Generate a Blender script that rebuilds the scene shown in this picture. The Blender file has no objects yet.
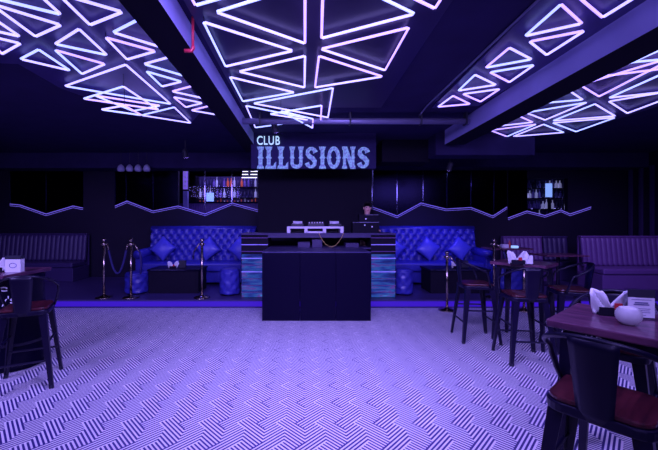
import bpy, bmesh, math, random
from mathutils import Vector, Matrix
random.seed(7)
PI = math.pi
C = bpy.context.scene.collection
F, CX, CY, H = 340.0, 305.0, 222.0, 1.58
def X(px, Y): return (px-CX)*Y/F
def Z(py, Y): return H+(CY-py)*Y/F
ZL = 3.22     # height of the ceiling light tubes
STG = .15     # height of the raised seating platform
def ceil_pt(px, py, z=ZL):
    Y = F*(z-H)/(CY-py)
    return Vector((X(px, Y), Y, z))

# ---------------------------------------------------------------- materials
def nodes(name):
    m = bpy.data.materials.new(name); m.use_nodes = True
    nt = m.node_tree; b = nt.nodes['Principled BSDF']
    return m, nt, b
def mat(name, col, rough=.5, metal=0, emi=None, st=0, noise=0, scale=20, spec=.5, coat=0, bump=0):
    m, nt, b = nodes(name)
    b.inputs['Base Color'].default_value = (*col, 1)
    b.inputs['Roughness'].default_value = rough
    b.inputs['Metallic'].default_value = metal
    b.inputs['Specular IOR Level'].default_value = spec
    b.inputs['Coat Weight'].default_value = coat
    if emi:
        b.inputs['Emission Color'].default_value = (*emi, 1)
        b.inputs['Emission Strength'].default_value = st
    if noise or bump:
        tc = nt.nodes.new('ShaderNodeTexCoord'); n = nt.nodes.new('ShaderNodeTexNoise')
        n.inputs['Scale'].default_value = scale; n.inputs['Detail'].default_value = 4
        nt.links.new(tc.outputs['Object'], n.inputs['Vector'])
        if noise:
            mx = nt.nodes.new('ShaderNodeMix'); mx.data_type = 'RGBA'
            mx.inputs['A'].default_value = (*[c*(1-noise) for c in col], 1)
            mx.inputs['B'].default_value = (*[min(1, c*(1+noise)) for c in col], 1)
            nt.links.new(n.outputs['Fac'], mx.inputs['Factor'])
            nt.links.new(mx.outputs['Result'], b.inputs['Base Color'])
        if bump:
            bp = nt.nodes.new('ShaderNodeBump'); bp.inputs['Strength'].default_value = bump
            nt.links.new(n.outputs['Fac'], bp.inputs['Height'])
            nt.links.new(bp.outputs['Normal'], b.inputs['Normal'])
    return m
def wood(name, c1, c2, rough=.3):
    m, nt, b = nodes(name)
    tc = nt.nodes.new('ShaderNodeTexCoord'); mp = nt.nodes.new('ShaderNodeMapping')
    mp.inputs['Scale'].default_value = (14, 1.6, 4)
    n = nt.nodes.new('ShaderNodeTexNoise'); n.inputs['Scale'].default_value = 3; n.inputs['Detail'].default_value = 6
    r = nt.nodes.new('ShaderNodeValToRGB')
    r.color_ramp.elements[0].position = .35; r.color_ramp.elements[0].color = (*c1, 1)
    r.color_ramp.elements[1].position = .7; r.color_ramp.elements[1].color = (*c2, 1)
    L = nt.links.new
    L(tc.outputs['Object'], mp.inputs['Vector']); L(mp.outputs['Vector'], n.inputs['Vector'])
    L(n.outputs['Fac'], r.inputs['Fac']); L(r.outputs['Color'], b.inputs['Base Color'])
    b.inputs['Roughness'].default_value = rough; b.inputs['Coat Weight'].default_value = .3
    return m
def floor_mat():
    m, nt, b = nodes('woven maze carpet')
    L = nt.links.new
    tc = nt.nodes.new('ShaderNodeTexCoord'); s = nt.nodes.new('ShaderNodeSeparateXYZ')
    L(tc.outputs['Object'], s.inputs[0])
    def M(op, a, c=None, d=None):
        n = nt.nodes.new('ShaderNodeMath'); n.operation = op
        for k, v in enumerate((a, c, d)):
            if v is None: continue
            if isinstance(v, (int, float)): n.inputs[k].default_value = v
            else: L(v, n.inputs[k])
        return n.outputs[0]
    W = .108; k = 1/(W*math.sqrt(2))
    u = M('MULTIPLY', M('ADD', s.outputs[0], s.outputs[1]), k)
    v = M('MULTIPLY', M('SUBTRACT', s.outputs[1], s.outputs[0]), k)
    i, j = M('FLOOR', u), M('FLOOR', v)
    par = M('FLOORED_MODULO', M('FLOOR', M('MULTIPLY', M('ADD', u, v), .5)), 2)
    dif = M('ADD', M('MULTIPLY', par, M('SUBTRACT', i, j)), M('MULTIPLY', M('SUBTRACT', 1, par), M('SUBTRACT', u, v)))
    sel = M('LESS_THAN', M('FLOORED_MODULO', dif, 4), 2)
    fu = M('LESS_THAN', M('FRACT', M('MULTIPLY', u, 4)), .5)
    fv = M('LESS_THAN', M('FRACT', M('MULTIPLY', v, 4)), .5)
    st = M('ADD', M('MULTIPLY', sel, fv), M('MULTIPLY', M('SUBTRACT', 1, sel), fu))
    mx = nt.nodes.new('ShaderNodeMix'); mx.data_type = 'RGBA'
    mx.inputs['A'].default_value = (.045, .03, .20, 1); mx.inputs['B'].default_value = (.95, .90, .93, 1)
    L(st, mx.inputs['Factor']); L(mx.outputs['Result'], b.inputs['Base Color'])
    b.inputs['Roughness'].default_value = .42; b.inputs['Specular IOR Level'].default_value = .45
    return m
def led_screen():
    m, nt, b = nodes('blue led strip screen')
    L = nt.links.new
    tc = nt.nodes.new('ShaderNodeTexCoord'); mp = nt.nodes.new('ShaderNodeMapping')
    mp.inputs['Scale'].default_value = (1.6, 1, 9)
    n = nt.nodes.new('ShaderNodeTexNoise'); n.inputs['Scale'].default_value = 1.6; n.inputs['Detail'].default_value = 3
    r = nt.nodes.new('ShaderNodeValToRGB'); e = r.color_ramp.elements
    e[0].position = .3; e[0].color = (.004, .005, .08, 1); e[1].position = .8; e[1].color = (.1, .35, .8, 1)
    for p, c in ((.45, (.01, .03, .3, 1)), (.55, (.02, .10, .42, 1)), (.62, (.10, .02, .32, 1)), (.7, (.02, .2, .6, 1))):
        x = e.new(p); x.color = c
    L(tc.outputs['Object'], mp.inputs['Vector']); L(mp.outputs['Vector'], n.inputs['Vector'])
    L(n.outputs['Fac'], r.inputs['Fac']); L(r.outputs['Color'], b.inputs['Emission Color'])
    b.inputs['Emission Strength'].default_value = .8; b.inputs['Base Color'].default_value = (.01, .01, .02, 1)
    b.inputs['Roughness'].default_value = .25
    return m
def sign_mat():
    m, nt, b = nodes('blue lit sign letters')
    L = nt.links.new
    tc = nt.nodes.new('ShaderNodeTexCoord'); n = nt.nodes.new('ShaderNodeTexNoise'); n.inputs['Scale'].default_value = 26
    r = nt.nodes.new('ShaderNodeValToRGB'); e = r.color_ramp.elements
    e[0].position = .4; e[0].color = (.13, .12, .62, 1); e[1].position = .6; e[1].color = (.24, .42, .95, 1)
    L(tc.outputs['Object'], n.inputs['Vector']); L(n.outputs['Fac'], r.inputs['Fac'])
    L(r.outputs['Color'], b.inputs['Emission Color']); b.inputs['Emission Strength'].default_value = .72
    b.inputs['Base Color'].default_value = (.05, .07, .2, 1)
    return m
def dots_mat():
    m, nt, b = nodes('dark ceiling board with pale dots')
    L = nt.links.new
    tc = nt.nodes.new('ShaderNodeTexCoord'); v = nt.nodes.new('ShaderNodeTexVoronoi')
    v.inputs['Scale'].default_value = 7; v.inputs['Randomness'].default_value = 0
    r = nt.nodes.new('ShaderNodeValToRGB'); e = r.color_ramp.elements
    e[0].position = .09; e[0].color = (.30, .26, .45, 1); e[1].position = .12; e[1].color = (.035, .025, .08, 1)
    L(tc.outputs['Object'], v.inputs['Vector']); L(v.outputs['Distance'], r.inputs['Fac']); L(r.outputs['Color'], b.inputs['Base Color'])
    b.inputs['Roughness'].default_value = .35
    return m
def glass_mat(name, tint, gl=.12, rough=.02):
    m = bpy.data.materials.new(name); m.use_nodes = True; nt = m.node_tree
    for n in list(nt.nodes):
        if n.type != 'OUTPUT_MATERIAL': nt.nodes.remove(n)
    o = nt.nodes['Material Output']
    t = nt.nodes.new('ShaderNodeBsdfTransparent'); t.inputs[0].default_value = (*tint, 1)
    g = nt.nodes.new('ShaderNodeBsdfGlossy'); g.inputs['Roughness'].default_value = rough; g.inputs[0].default_value = (.8, .8, .9, 1)
    mx = nt.nodes.new('ShaderNodeMixShader'); mx.inputs[0].default_value = gl
    nt.links.new(t.outputs[0], mx.inputs[1]); nt.links.new(g.outputs[0], mx.inputs[2]); nt.links.new(mx.outputs[0], o.inputs[0])
    return m

TUBES = [mat('white light tube '+q, (.8, .8, .9), .4, emi=c, st=2.2) for q, c in (('lavender', (.36, .31, 1)), ('violet', (.38, .25, 1)), ('cool', (.29, .34, 1)))]
MAT = dict(board=mat('added violet glow board', (.055, .038, .17), .4, noise=.25, scale=5),
    floor=floor_mat(), carpet=mat('platform floor', (.05, .035, .14), .35, noise=.25, scale=30),
    black=mat('matt black paint', (.006, .004, .016), .75, noise=.2, spec=.2), ceil=mat('black ceiling', (.028, .020, .085), .85, noise=.3, scale=3, spec=.2),
    gloss=mat('glossy black laminate', (.0025, .001, .015), .4, spec=.1, noise=.1), beam=mat('lavender lit beam paint', (.36, .34, .68), .6, noise=.08, scale=4),
    wall=mat('black wall paint', (.009, .006, .026), .65, noise=.2, scale=3, spec=.3),
    blue=mat('blue tufted velvet', (.036, .036, .34), .36, noise=.15, scale=12), bench=mat('violet leatherette', (.15, .07, .26), .4, noise=.1, scale=10),
    bench_dark=mat('dark violet leatherette', (.045, .028, .12), .45, noise=.1, scale=10),
    metal=mat('black painted steel', (.006, .003, .026), .38, metal=.2, noise=.1), chrome=mat('polished chrome', (.42, .34, .28), .22, metal=1),
    wood=wood('dark red table wood', (.07, .02, .06), (.20, .065, .13)), seatwood=wood('red brown seat wood', (.04, .005, .012), (.12, .018, .028), .35),
    white=mat('white ceramic', (.85, .85, .85), .35), paper=mat('white paper', (.85, .85, .88), .8), grey=mat('pale case', (.85, .8, .95), .4),
    darkgrey=mat('dark plastic', (.03, .03, .05), .4), ink=mat('printed ink', (.10, .10, .25), .7), red=mat('red plastic', (.5, .03, .04), .4),
    redpipe=mat('red pipe paint', (.55, .03, .07), .4), cable=mat('yellow cable', (.5, .35, .12), .5), rope=mat('dark blue velvet rope', (.02, .015, .12), .7),
    led=led_screen(), sign=sign_mat(), dots=dots_mat(), club=mat('white lit letters', (.6, .7, .8), .4, emi=(.45, .68, .95), st=1.0),
    strip=mat('violet led strip', (.01, .01, .05), .6, emi=(.07, .008, 1.0), st=.5), zig=mat('lavender led profile', (.3, .25, .7), .4, emi=(.20, .14, .9), st=.62),
    mirror=mat('dark tinted mirror', (.007, .006, .02), .2, metal=1), edge=mat('bevelled glass edge', (.3, .3, .5), .1, metal=1),
    glass=glass_mat('tinted window glass', (.85, .85, .97), .003), acrylic=glass_mat('clear acrylic', (.92, .92, .96), .10, .05),
    skin=mat('skin', (.9, .5, .42), .55), cloth=mat('black shirt cloth', (.02, .018, .04), .85), hair=mat('black hair', (.01, .008, .01), .6),
    orange=mat('orange glowing bottle', (.9, .2, .05), .3, emi=(1, .15, .05), st=.25), pale=mat('pale glowing bottle glass', (.8, .8, .9), .2, emi=(.6, .6, 1), st=.25),  # orange and pale bottles glow slightly so they look lit
    violet=mat('violet bottle glass', (.3, .2, .6), .2), bottledark=mat('dark bottle glass', (.05, .04, .12), .15),
    screen=mat('lit pale blue screen', (.3, .5, .9), .4, emi=(.3, .5, 1), st=1.1), signb=mat('lit violet signboard', (.4, .3, .7), .4, emi=(.25, .14, .7), st=.7),
    shelfled=mat('added shelf led strip', (.5, .5, .9), .4, emi=(.45, .4, 1), st=5), duct=mat('galvanised duct', (.30, .28, .45), .4, metal=.5),
    lamp=mat('wash light lens', (.3, .3, .9), .3, emi=(.25, .15, 1), st=6), bulb=mat('frosted bulb', (.5, .5, .7), .3))

# ---------------------------------------------------------------- helpers
def ob(name, bm, m, parent=None, smooth=False, bevel=0, seg=2):
    me = bpy.data.meshes.new(name)
    bmesh.ops.recalc_face_normals(bm, faces=bm.faces[:])
    bm.to_mesh(me); bm.free()
    if smooth:
        for p in me.polygons: p.use_smooth = True
    o = bpy.data.objects.new(name, me); C.objects.link(o)
    for q in (m if isinstance(m, (list, tuple)) else [m]): me.materials.append(MAT[q] if isinstance(q, str) else q)
    if parent: o.parent = parent
    if bevel:
        b = o.modifiers.new('bevel', 'BEVEL'); b.width = bevel; b.segments = seg; b.limit_method = 'ANGLE'
    return o
def tag(o, label, cat, group=None, kind=None):
    o['label'] = label; o['category'] = cat
    if group: o['group'] = group
    if kind: o['kind'] = kind
    return o
def thing(name, loc, label, cat, group=None, rz=0):
    o = bpy.data.objects.new(name, None); C.objects.link(o); o.empty_display_size = .1
    o.location = loc; o.rotation_euler = (0, 0, rz)
    return tag(o, label, cat, group)
def dup(root, loc, rz, label=None, group=None):
    r = root.copy(); C.objects.link(r); r.location = loc; r.rotation_euler = (0, 0, rz)
    if label: r['label'] = label
    if group: r['group'] = group
    for ch in list(root.children):
        c = ch.copy(); C.objects.link(c); c.parent = r
        for g in list(ch.children):
            d = g.copy(); C.objects.link(d); d.parent = c
    return r
def struct(name, bm, m, **k):
    o = ob(name, bm, m, **k); o['kind'] = 'structure'; return o
def box(bm, a, b):
    vs = [bm.verts.new((x, y, z)) for x in (a[0], b[0]) for y in (a[1], b[1]) for z in (a[2], b[2])]
    for f in ((0, 1, 3, 2), (4, 6, 7, 5), (0, 4, 5, 1), (2, 3, 7, 6), (0, 2, 6, 4), (1, 5, 7, 3)):
        bm.faces.new([vs[i] for i in f])
    return bm
def B(a, b): return box(bmesh.new(), a, b)
def frame(d):
    d = d.normalized(); u = Vector((0, 0, 1)).cross(d)
    if u.length < 1e-4: u = Vector((1, 0, 0))
    u.normalize(); return u, d.cross(u)
def tube(bm, pts, r, n=8, closed=False):
    pts = [Vector(p) for p in pts]; rings = []
    rr = r if isinstance(r, (list, tuple)) else [r]*len(pts)
    prev = None
    for i, p in enumerate(pts):
        a = pts[i-1] if i or closed else p; b = pts[(i+1) % len(pts)] if i < len(pts)-1 or closed else p
        d = b-a
        u, v = frame(d)
        if prev is not None:
            u = (prev-d.normalized()*prev.dot(d.normalized()));
            u = u.normalized() if u.length > 1e-5 else frame(d)[0]
            v = d.normalized().cross(u)
        prev = u
        rings.append([bm.verts.new(p+(u*math.cos(2*PI*k/n)+v*math.sin(2*PI*k/n))*rr[i]) for k in range(n)])
    m = len(rings)
    for i in range(m if closed else m-1):
        A, D = rings[i], rings[(i+1) % m]
        for k in range(n): bm.faces.new((A[k], A[(k+1) % n], D[(k+1) % n], D[k]))
    if not closed:
        bm.faces.new(rings[0]); bm.faces.new(rings[-1][::-1])
    return bm
def T(pts, r, n=8, closed=False): return tube(bmesh.new(), pts, r, n, closed)
def lathe(bm, prof, n=24, c=(0, 0, 0), sy=1, fn=None):
    rings = []
    for k, (r, z) in enumerate(prof):
        rings.append([bm.verts.new((c[0]+(r*(fn(2*PI*i/n, k) if fn else 1))*math.cos(2*PI*i/n), c[1]+sy*(r*(fn(2*PI*i/n, k) if fn else 1))*math.sin(2*PI*i/n), c[2]+z)) for i in range(n)])
    for A, D in zip(rings, rings[1:]):
        for k in range(n): bm.faces.new((A[k], A[(k+1) % n], D[(k+1) % n], D[k]))
    bm.faces.new(rings[0]); bm.faces.new(rings[-1][::-1])
    return bm
def LA(prof, **k): return lathe(bmesh.new(), prof, **k)
def prism(bm, poly, d, off=(0, 0, 0), ax='y'):
    """polygon in (x,z) extruded along y by d (or polygon in (x,y) along z)"""
    o = Vector(off)
    f = (lambda p, t: o+Vector((p[0], t, p[1]))) if ax == 'y' else (lambda p, t: o+Vector((p[0], p[1], t))) if ax == 'z' else (lambda p, t: o+Vector((t, p[0], p[1])))
    a = [bm.verts.new(f(p, 0)) for p in poly]; b = [bm.verts.new(f(p, d)) for p in poly]
    bm.faces.new(a); bm.faces.new(b[::-1])
    for i in range(len(poly)): bm.faces.new((a[i], a[(i+1) % len(a)], b[(i+1) % len(a)], b[i]))
    return bm
def P(poly, d, off=(0, 0, 0), ax='y'): return prism(bmesh.new(), poly, d, off, ax)
def grid(fn, nu, nv, close=None):
    bm = bmesh.new()
    g = [[bm.verts.new(fn(i/nu, j/nv)) for j in range(nv+1)] for i in range(nu+1)]
    for i in range(nu):
        for j in range(nv): bm.faces.new((g[i][j], g[i+1][j], g[i+1][j+1], g[i][j+1]))
    if close is not None:   # back wall: offset vector
        o = Vector(close)
        rim = [g[i][0] for i in range(nu+1)]+[g[nu][j] for j in range(1, nv+1)]+[g[i][nv] for i in range(nu-1, -1, -1)]+[g[0][j] for j in range(nv-1, 0, -1)]
        bk = [bm.verts.new(v.co*1.0+o) for v in rim]
        for k in range(len(rim)): bm.faces.new((rim[k], rim[(k+1) % len(rim)], bk[(k+1) % len(rim)], bk[k]))
        bm.faces.new(bk)
    return bm
def text_mesh(txt, size, depth):
    cu = bpy.data.curves.new('t', 'FONT'); cu.body = txt; cu.size = size; cu.extrude = depth/2; cu.align_x = 'CENTER'
    o = bpy.data.objects.new('t', cu); C.objects.link(o)
    bpy.context.view_layer.update()
    me = bpy.data.meshes.new_from_object(o.evaluated_get(bpy.context.evaluated_depsgraph_get()))
    bm = bmesh.new(); bm.from_mesh(me)
    bpy.data.objects.remove(o); bpy.data.curves.remove(cu); bpy.data.meshes.remove(me)
    bmesh.ops.rotate(bm, verts=bm.verts[:], cent=(0, 0, 0), matrix=Matrix.Rotation(PI/2, 3, 'X'))
    return bm

# ---------------------------------------------------------------- setting
XL, XR, YN, YB, YF, ZC = -8.2, 8.4, -3.2, 8.85, 12.2, 3.28
struct('floor', B((XL, YN, -.1), (XR, 6.26, 0)), 'floor')
struct('trim_1', B((XL, 6.25, -.1), (XR, YF, STG)), 'carpet')['label'] = 'raised seating platform'
struct('trim_2', B((XL, 6.235, .03), (XR, 6.249, .122)), 'strip')['label'] = 'violet light strip along the platform edge'
struct('ceiling', B((XL, YN, ZC), (XR, YF, ZC+.1)), 'ceil')
struct('wall_left', B((XL-.1, YN, 0), (XL, YF, ZC)), 'wall')
struct('wall_right', B((XR, YN, 0), (XR+.1, YF, ZC)), 'wall')
struct('wall_front', B((XL, YN-.1, 0), (XR, YN, ZC)), 'wall')
struct('wall_far', B((XL, YF, 0), (XR, YF+.1, ZC)), 'wall')
ZIG_L = [(178, 206), (205, 214), (232, 203), (258, 210)]
ZIG_R = [(527, 211), (545, 215.5), (561, 210), (568, 214)]
def zpts(l, Y=YB): return [(X(a, Y), Z(b, Y)) for a, b in l]
zl, zr = zpts(ZIG_L), zpts(ZIG_R)
bm = bmesh.new(); top = 2.98
d = .12
box(bm, (XL, YB, STG), (zl[0][0], YB+d, ZC))
prism(bm, [(zl[0][0], STG), (zl[-1][0], STG)]+zl[::-1], d, (0, YB, 0))
box(bm, (zl[0][0], YB, top), (zl[-1][0], YB+d, ZC))
box(bm, (zl[-1][0], YB, STG), (zr[0][0], YB+d, ZC))
prism(bm, [(zr[0][0], STG), (zr[-1][0], STG)]+zr[::-1], d, (0, YB, 0))
box(bm, (zr[0][0], YB, 2.72), (zr[-1][0], YB+d, ZC))
box(bm, (zr[-1][0], YB, STG), (XR, YB+d, ZC))
struct('wall_back', bm, 'wall')
# ceiling beams
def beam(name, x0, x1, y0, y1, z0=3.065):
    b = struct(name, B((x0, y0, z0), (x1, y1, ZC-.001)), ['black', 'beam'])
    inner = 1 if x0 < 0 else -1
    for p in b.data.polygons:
        if p.normal.x*inner > .9: p.material_index = 1  # inner face paler: lavender paint with incident light put into the colour
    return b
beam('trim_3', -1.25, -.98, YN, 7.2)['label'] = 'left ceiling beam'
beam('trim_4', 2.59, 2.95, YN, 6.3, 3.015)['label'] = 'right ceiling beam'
struct('trim_5', B((XL, 8.3, 2.90), (X(252, 8.3), YB-.002, ZC-.001)), 'ceil', bevel=.01)['label'] = 'dark soffit above the left mirrors'
struct('trim_6', B((X(372, 8.3), 8.3, 2.92), (XR, YB-.002, ZC-.001)), 'ceil', bevel=.01)['label'] = 'dark soffit above the right mirrors'
struct('trim_7', B((2.5, 6.5, 2.86), (4.4, 6.9, ZC-.001)), 'ceil', bevel=.01)['label'] = 'ceiling drop behind the right beam'
struct('trim_8', B((X(382, 7), 7, Z(162, 7)), (X(430, 7), 7.5, ZC-.001)), 'black', bevel=.01)['label'] = 'black ceiling box right of the sign'
# dotted boards behind the tubes
bm = B((-.92, 1.2, 3.262), (1.12, 5.0, 3.278))
struct('trim_9', bm, 'dots')['label'] = 'dotted ceiling board of the central bay'
def board(name, px, label):  # added boards: violet colour stands in for tube glow on the ceiling
    pl = [ceil_pt(a, b, 3.262) for a, b in px]
    struct(name, P([(p.x, p.y) for p in pl], .016, (0, 0, 3.262), 'z'), 'board')['label'] = label
board('trim_14', [(-60, -30), (118, -30), (160, 42), (204, 108), (192, 122), (142, 118), (60, 88), (18, 64), (-30, 62)], 'added glow-catching violet board behind the tubes of the left bay')
board('trim_15', [(432, 108), (478, 106), (560, 58), (660, -6), (690, -40), (580, -40), (500, 40)], 'added glow-catching violet board behind the tubes by the right beam')
board('trim_16', [(486, 131), (508, 138), (566, 134), (628, 116), (740, 80), (740, 30), (628, 58), (560, 92)], 'added glow-catching violet board behind the tubes of the far right bay')
# sign fascia and backdrop
struct('trim_10', B((X(251, 6.5), 6.5, Z(168.5, 6.5)), (X(376, 6.5), 6.62, ZC-.001)), 'ceil')['label'] = 'fascia behind the club sign'
struct('trim_11', B((X(258, 7.6), 7.6, STG), (X(372, 7.6), 7.72, 3.1)), 'black')['label'] = 'black backdrop behind the desk'
struct('trim_12', T([(X(373, 7.55), 7.57, 1.2), (X(373, 7.55), 7.57, 3.0)], .008, 6), 'edge')['label'] = 'thin metal edge of the backdrop'
# slats on the right wall
bm = bmesh.new()
for k in range(14): box(bm, (XR-.06, 5.2+k*.27, 1.0), (XR-.001, 5.26+k*.27, 2.95))
struct('trim_13', bm, 'bench_dark')['label'] = 'upright slats on the right wall'

# mirrors and windows on the back wall (each panel ends in the zigzag)
def interp(l, px):
    for (a, b), (c, e) in zip(l, l[1:]):
        if a <= px <= c: return b+(e-b)*(px-a)/(c-a)
    return l[-1][1] if px > l[-1][0] else l[0][1]
G_LEDS = 'zigzag light profiles along the back wall'
def led_run(l, label, Y=YB-.05):
    p = [Vector((X(a, Y), Y, Z(b, Y))) for a, b in l]
    t = thing('light_profile', p[0], label, 'light strip', None)
    for a, b in zip(p, p[1:]):
        ob('light_tube', T([a-p[0], b-p[0]], .010, 6), 'zig', t)
        ob('light_tube', T([a-p[0]-Vector((0, 0, .045)), b-p[0]-Vector((0, 0, .045))], .006, 6), 'zig', t)  # thinner lower tube stands for the strip's reflection in the glass
        q = (a+b)/2-p[0]; ob('mount', B((q.x-.015, .0, q.z-.06), (q.x+.015, YB-Y-.0005, q.z-.03)), 'darkgrey', t)
    return t
R1 = [(10, 204), (20, 205), (46, 214), (73, 206), (83, 208)]
R2 = [(115, 206), (127, 201), (153, 211), (178, 206), (205, 214), (232, 203), (258, 210)]
R3 = [(372, 207), (378, 209), (397, 216), (421, 203), (446, 209), (471, 207.5), (493, 216), (507, 207)]
R4 = [(508, 218), (527, 211), (545, 215.5), (561, 210), (570, 214), (591, 207)]
led_run(R1, 'zigzag violet light profile above the left striped bench', YB-.05)
led_run(R2, 'zigzag light profile from the dark mirrors to the bar windows, above the left blue sofa', YB-.05)
led_run(R3, 'long zigzag light profile on the wall above the right blue sofa', YB-.05)
led_run(R4, 'zigzag light profile under the small bar window at right', YB-.05)
def panel(a, b, l, ytop, label, m='mirror', cat='mirror', name='mirror_panel', Y=YB-.02):
    xs = [a]+[p[0] for p in l if a < p[0] < b]+[b]
    poly = [(X(q, Y), Z(interp(l, q), Y)) for q in xs]+[(X(b, Y), Z(ytop, Y)), (X(a, Y), Z(ytop, Y))]
    t = thing(name, (poly[0][0], Y, poly[0][1]), label, cat)
    o = Vector((-poly[0][0], 0, -poly[0][1]))
    ob('pane', P(poly, .008, o), m, t)
    e = bmesh.new(); q = poly[-1]
    box(e, (q[0]+o.x-.006, -.008, poly[0][1]+o.z), (q[0]+o.x+.006, -.001, q[1]+o.z))
    ob('edge_strip', e, 'edge', t)
    return t
for k, (a, b) in enumerate(((10, 46), (46, 83))):
    panel(a, b, R1, 168, ['dark mirror panel above the left striped bench, farthest left', 'dark mirror panel above the left striped bench, beside the sofa side'][k])
panel(115, 126, R2, 167, 'narrow dark mirror strip just left of the wide dark mirrors')
panel(126, 153, R2, 167, 'dark mirror panel over the velvet rope, left of the blue sofa')
panel(153, 178, R2, 167, 'dark mirror panel directly left of the bar windows')
for k, (a, b) in enumerate(((178, 205), (205, 232), (232, 258))):
    panel(a, b, R2, 165, 'tall bar window pane with zigzag foot, '+['showing the violet signboard', 'showing the lit screen and orange bottles', 'next to the black DJ backdrop'][k], 'glass', 'window', 'window_pane', YB+.03)
nm = ['beside the DJ backdrop', 'second right of the DJ backdrop', 'at the high peak of the long zigzag', 'in the middle of the long zigzag', 'over the right arm of the blue sofa', 'at the right end of the long zigzag']
for k, (a, b) in enumerate(((372, 397), (397, 423), (423, 447), (447, 471), (471, 494), (494, 507))):
    panel(a, b, R3, 165, 'dark mirror panel above the right blue sofa, '+nm[k])
panel(508, 527, R4, 168, 'narrow dark mirror left of the small bar window at right')
panel(527, 568, R4, 178, 'small bar window pane at right showing lit bottles', 'glass', 'window', 'window_pane', YB+.03)

# ---------------------------------------------------------------- bar behind the windows
def bottle_mesh(kind):
    h = (.28, .24, .31)[kind]; r = (.037, .045, .033)[kind]
    return LA([(r*.9, 0), (r, .01), (r, h*.6), (r*.35, h*.74), (r*.33, h*.96), (r*.42, h*.97), (r*.4, h)], n=10)
protos = {}
def bottles(x0, x1, y, z, n, label, group, mats):
    for i in range(n):
        k = (random.randrange(3), random.choice(mats))
        x = x0+(x1-x0)*(i+.5)/n+random.uniform(-.01, .01)
        if k not in protos:
            o = ob('bottle', bottle_mesh(k[0]), k[1], smooth=True); protos[k] = o
        else:
            o = protos[k].copy(); C.objects.link(o)
        o.location = (x, y-random.uniform(0, .06), z); tag(o, label, 'bottle', group)
def bar_shelf(x0, x1, y, zs, label, ztop):
    t = thing('bar_shelf', ((x0+x1)/2, y, STG), label, 'shelf'); w = (x1-x0)/2
    ob('back_panel', B((-w, .12, .0), (w, .15, ztop-STG)), 'bench_dark', t)
    for s in (-1, 1): ob('side_panel', B((s*w-.02, -.14, 0), (s*w+.02, .12, ztop-STG)), 'black', t)
    for z in zs:
        sh = ob('shelf_board', B((-w+.021, -.13, z-STG-.03), (w-.021, .119, z-STG)), 'gloss', t)
        ob('added_light_strip', B((-w+.03, .09, z-STG+.001), (w-.03, .115, z-STG+.012)), 'shelfled', sh)  # glowing strip added to light the bottles
    return t
YS = 10.9
sx0, sx1 = X(197, YS), X(266, YS)
bar_shelf(sx0, sx1, YS, (1.72, 2.02, 2.36, 2.70), 'bar shelving with lit shelves of bottles behind the left windows', 3.05)
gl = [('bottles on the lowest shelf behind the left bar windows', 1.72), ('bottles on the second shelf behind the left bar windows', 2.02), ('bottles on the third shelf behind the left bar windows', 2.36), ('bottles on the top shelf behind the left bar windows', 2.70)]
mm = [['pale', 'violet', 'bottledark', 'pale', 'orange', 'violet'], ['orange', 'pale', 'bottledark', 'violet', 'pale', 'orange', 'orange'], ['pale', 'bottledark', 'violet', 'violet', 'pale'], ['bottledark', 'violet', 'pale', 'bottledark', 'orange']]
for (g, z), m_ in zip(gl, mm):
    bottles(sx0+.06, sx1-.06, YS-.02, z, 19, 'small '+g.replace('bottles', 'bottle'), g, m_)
rx0, rx1 = X(522, YS), X(572, YS)
bar_shelf(rx0, rx1, YS, (1.66, 2.0, 2.34, 2.66), 'bar shelving with lit bottles behind the small right window', 3.0)
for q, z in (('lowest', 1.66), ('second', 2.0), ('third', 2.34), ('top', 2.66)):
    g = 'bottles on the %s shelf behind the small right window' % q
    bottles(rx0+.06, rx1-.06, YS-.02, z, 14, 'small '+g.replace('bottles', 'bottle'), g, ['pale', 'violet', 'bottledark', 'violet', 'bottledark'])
t = thing('lit_screen', (X(210, 10.3), 10.3, Z(202, 10.3)), 'pale blue lit screen on the bar behind the left windows', 'screen')
ob('display', B((-.11, 0, .02), (.11, .02, .28)), 'screen', t); ob('foot', B((-.06, -.03, 0), (.06, .07, .02)), 'darkgrey', t)
t = thing('lit_screen', (X(549, 10.5), 10.5, Z(197, 10.5)), 'upright pale blue lit screen behind the small right window', 'screen')
ob('display', B((-.10, 0, 0), (.10, .02, .42)), 'screen', t); ob('stem', B((-.03, .0, STG-Z(197, 10.5)), (.03, .02, -.001)), 'darkgrey', t)
t = thing('signboard', (X(185.5, 9.6), 9.6, Z(190, 9.6)), 'narrow upright violet signboard seen through the leftmost bar window', 'sign')
ob('frame', B((-.08, 0, 0), (.08, .05, .72)), 'darkgrey', t)
ob('light_face', B((-.065, -.012, .02), (.065, -.001, .70)), 'signb', t)
for k in range(5): ob('letter_block', B((-.03, -.02, .08+k*.13), (.03, -.013, .14+k*.13)), 'paper', t)
tag(ob('post', B((X(183, 9.8), 9.8, STG), (X(187.5, 9.8), 9.9, Z(191, 9.8))), 'beam'), 'pale square post under the violet signboard', 'post')
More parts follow.
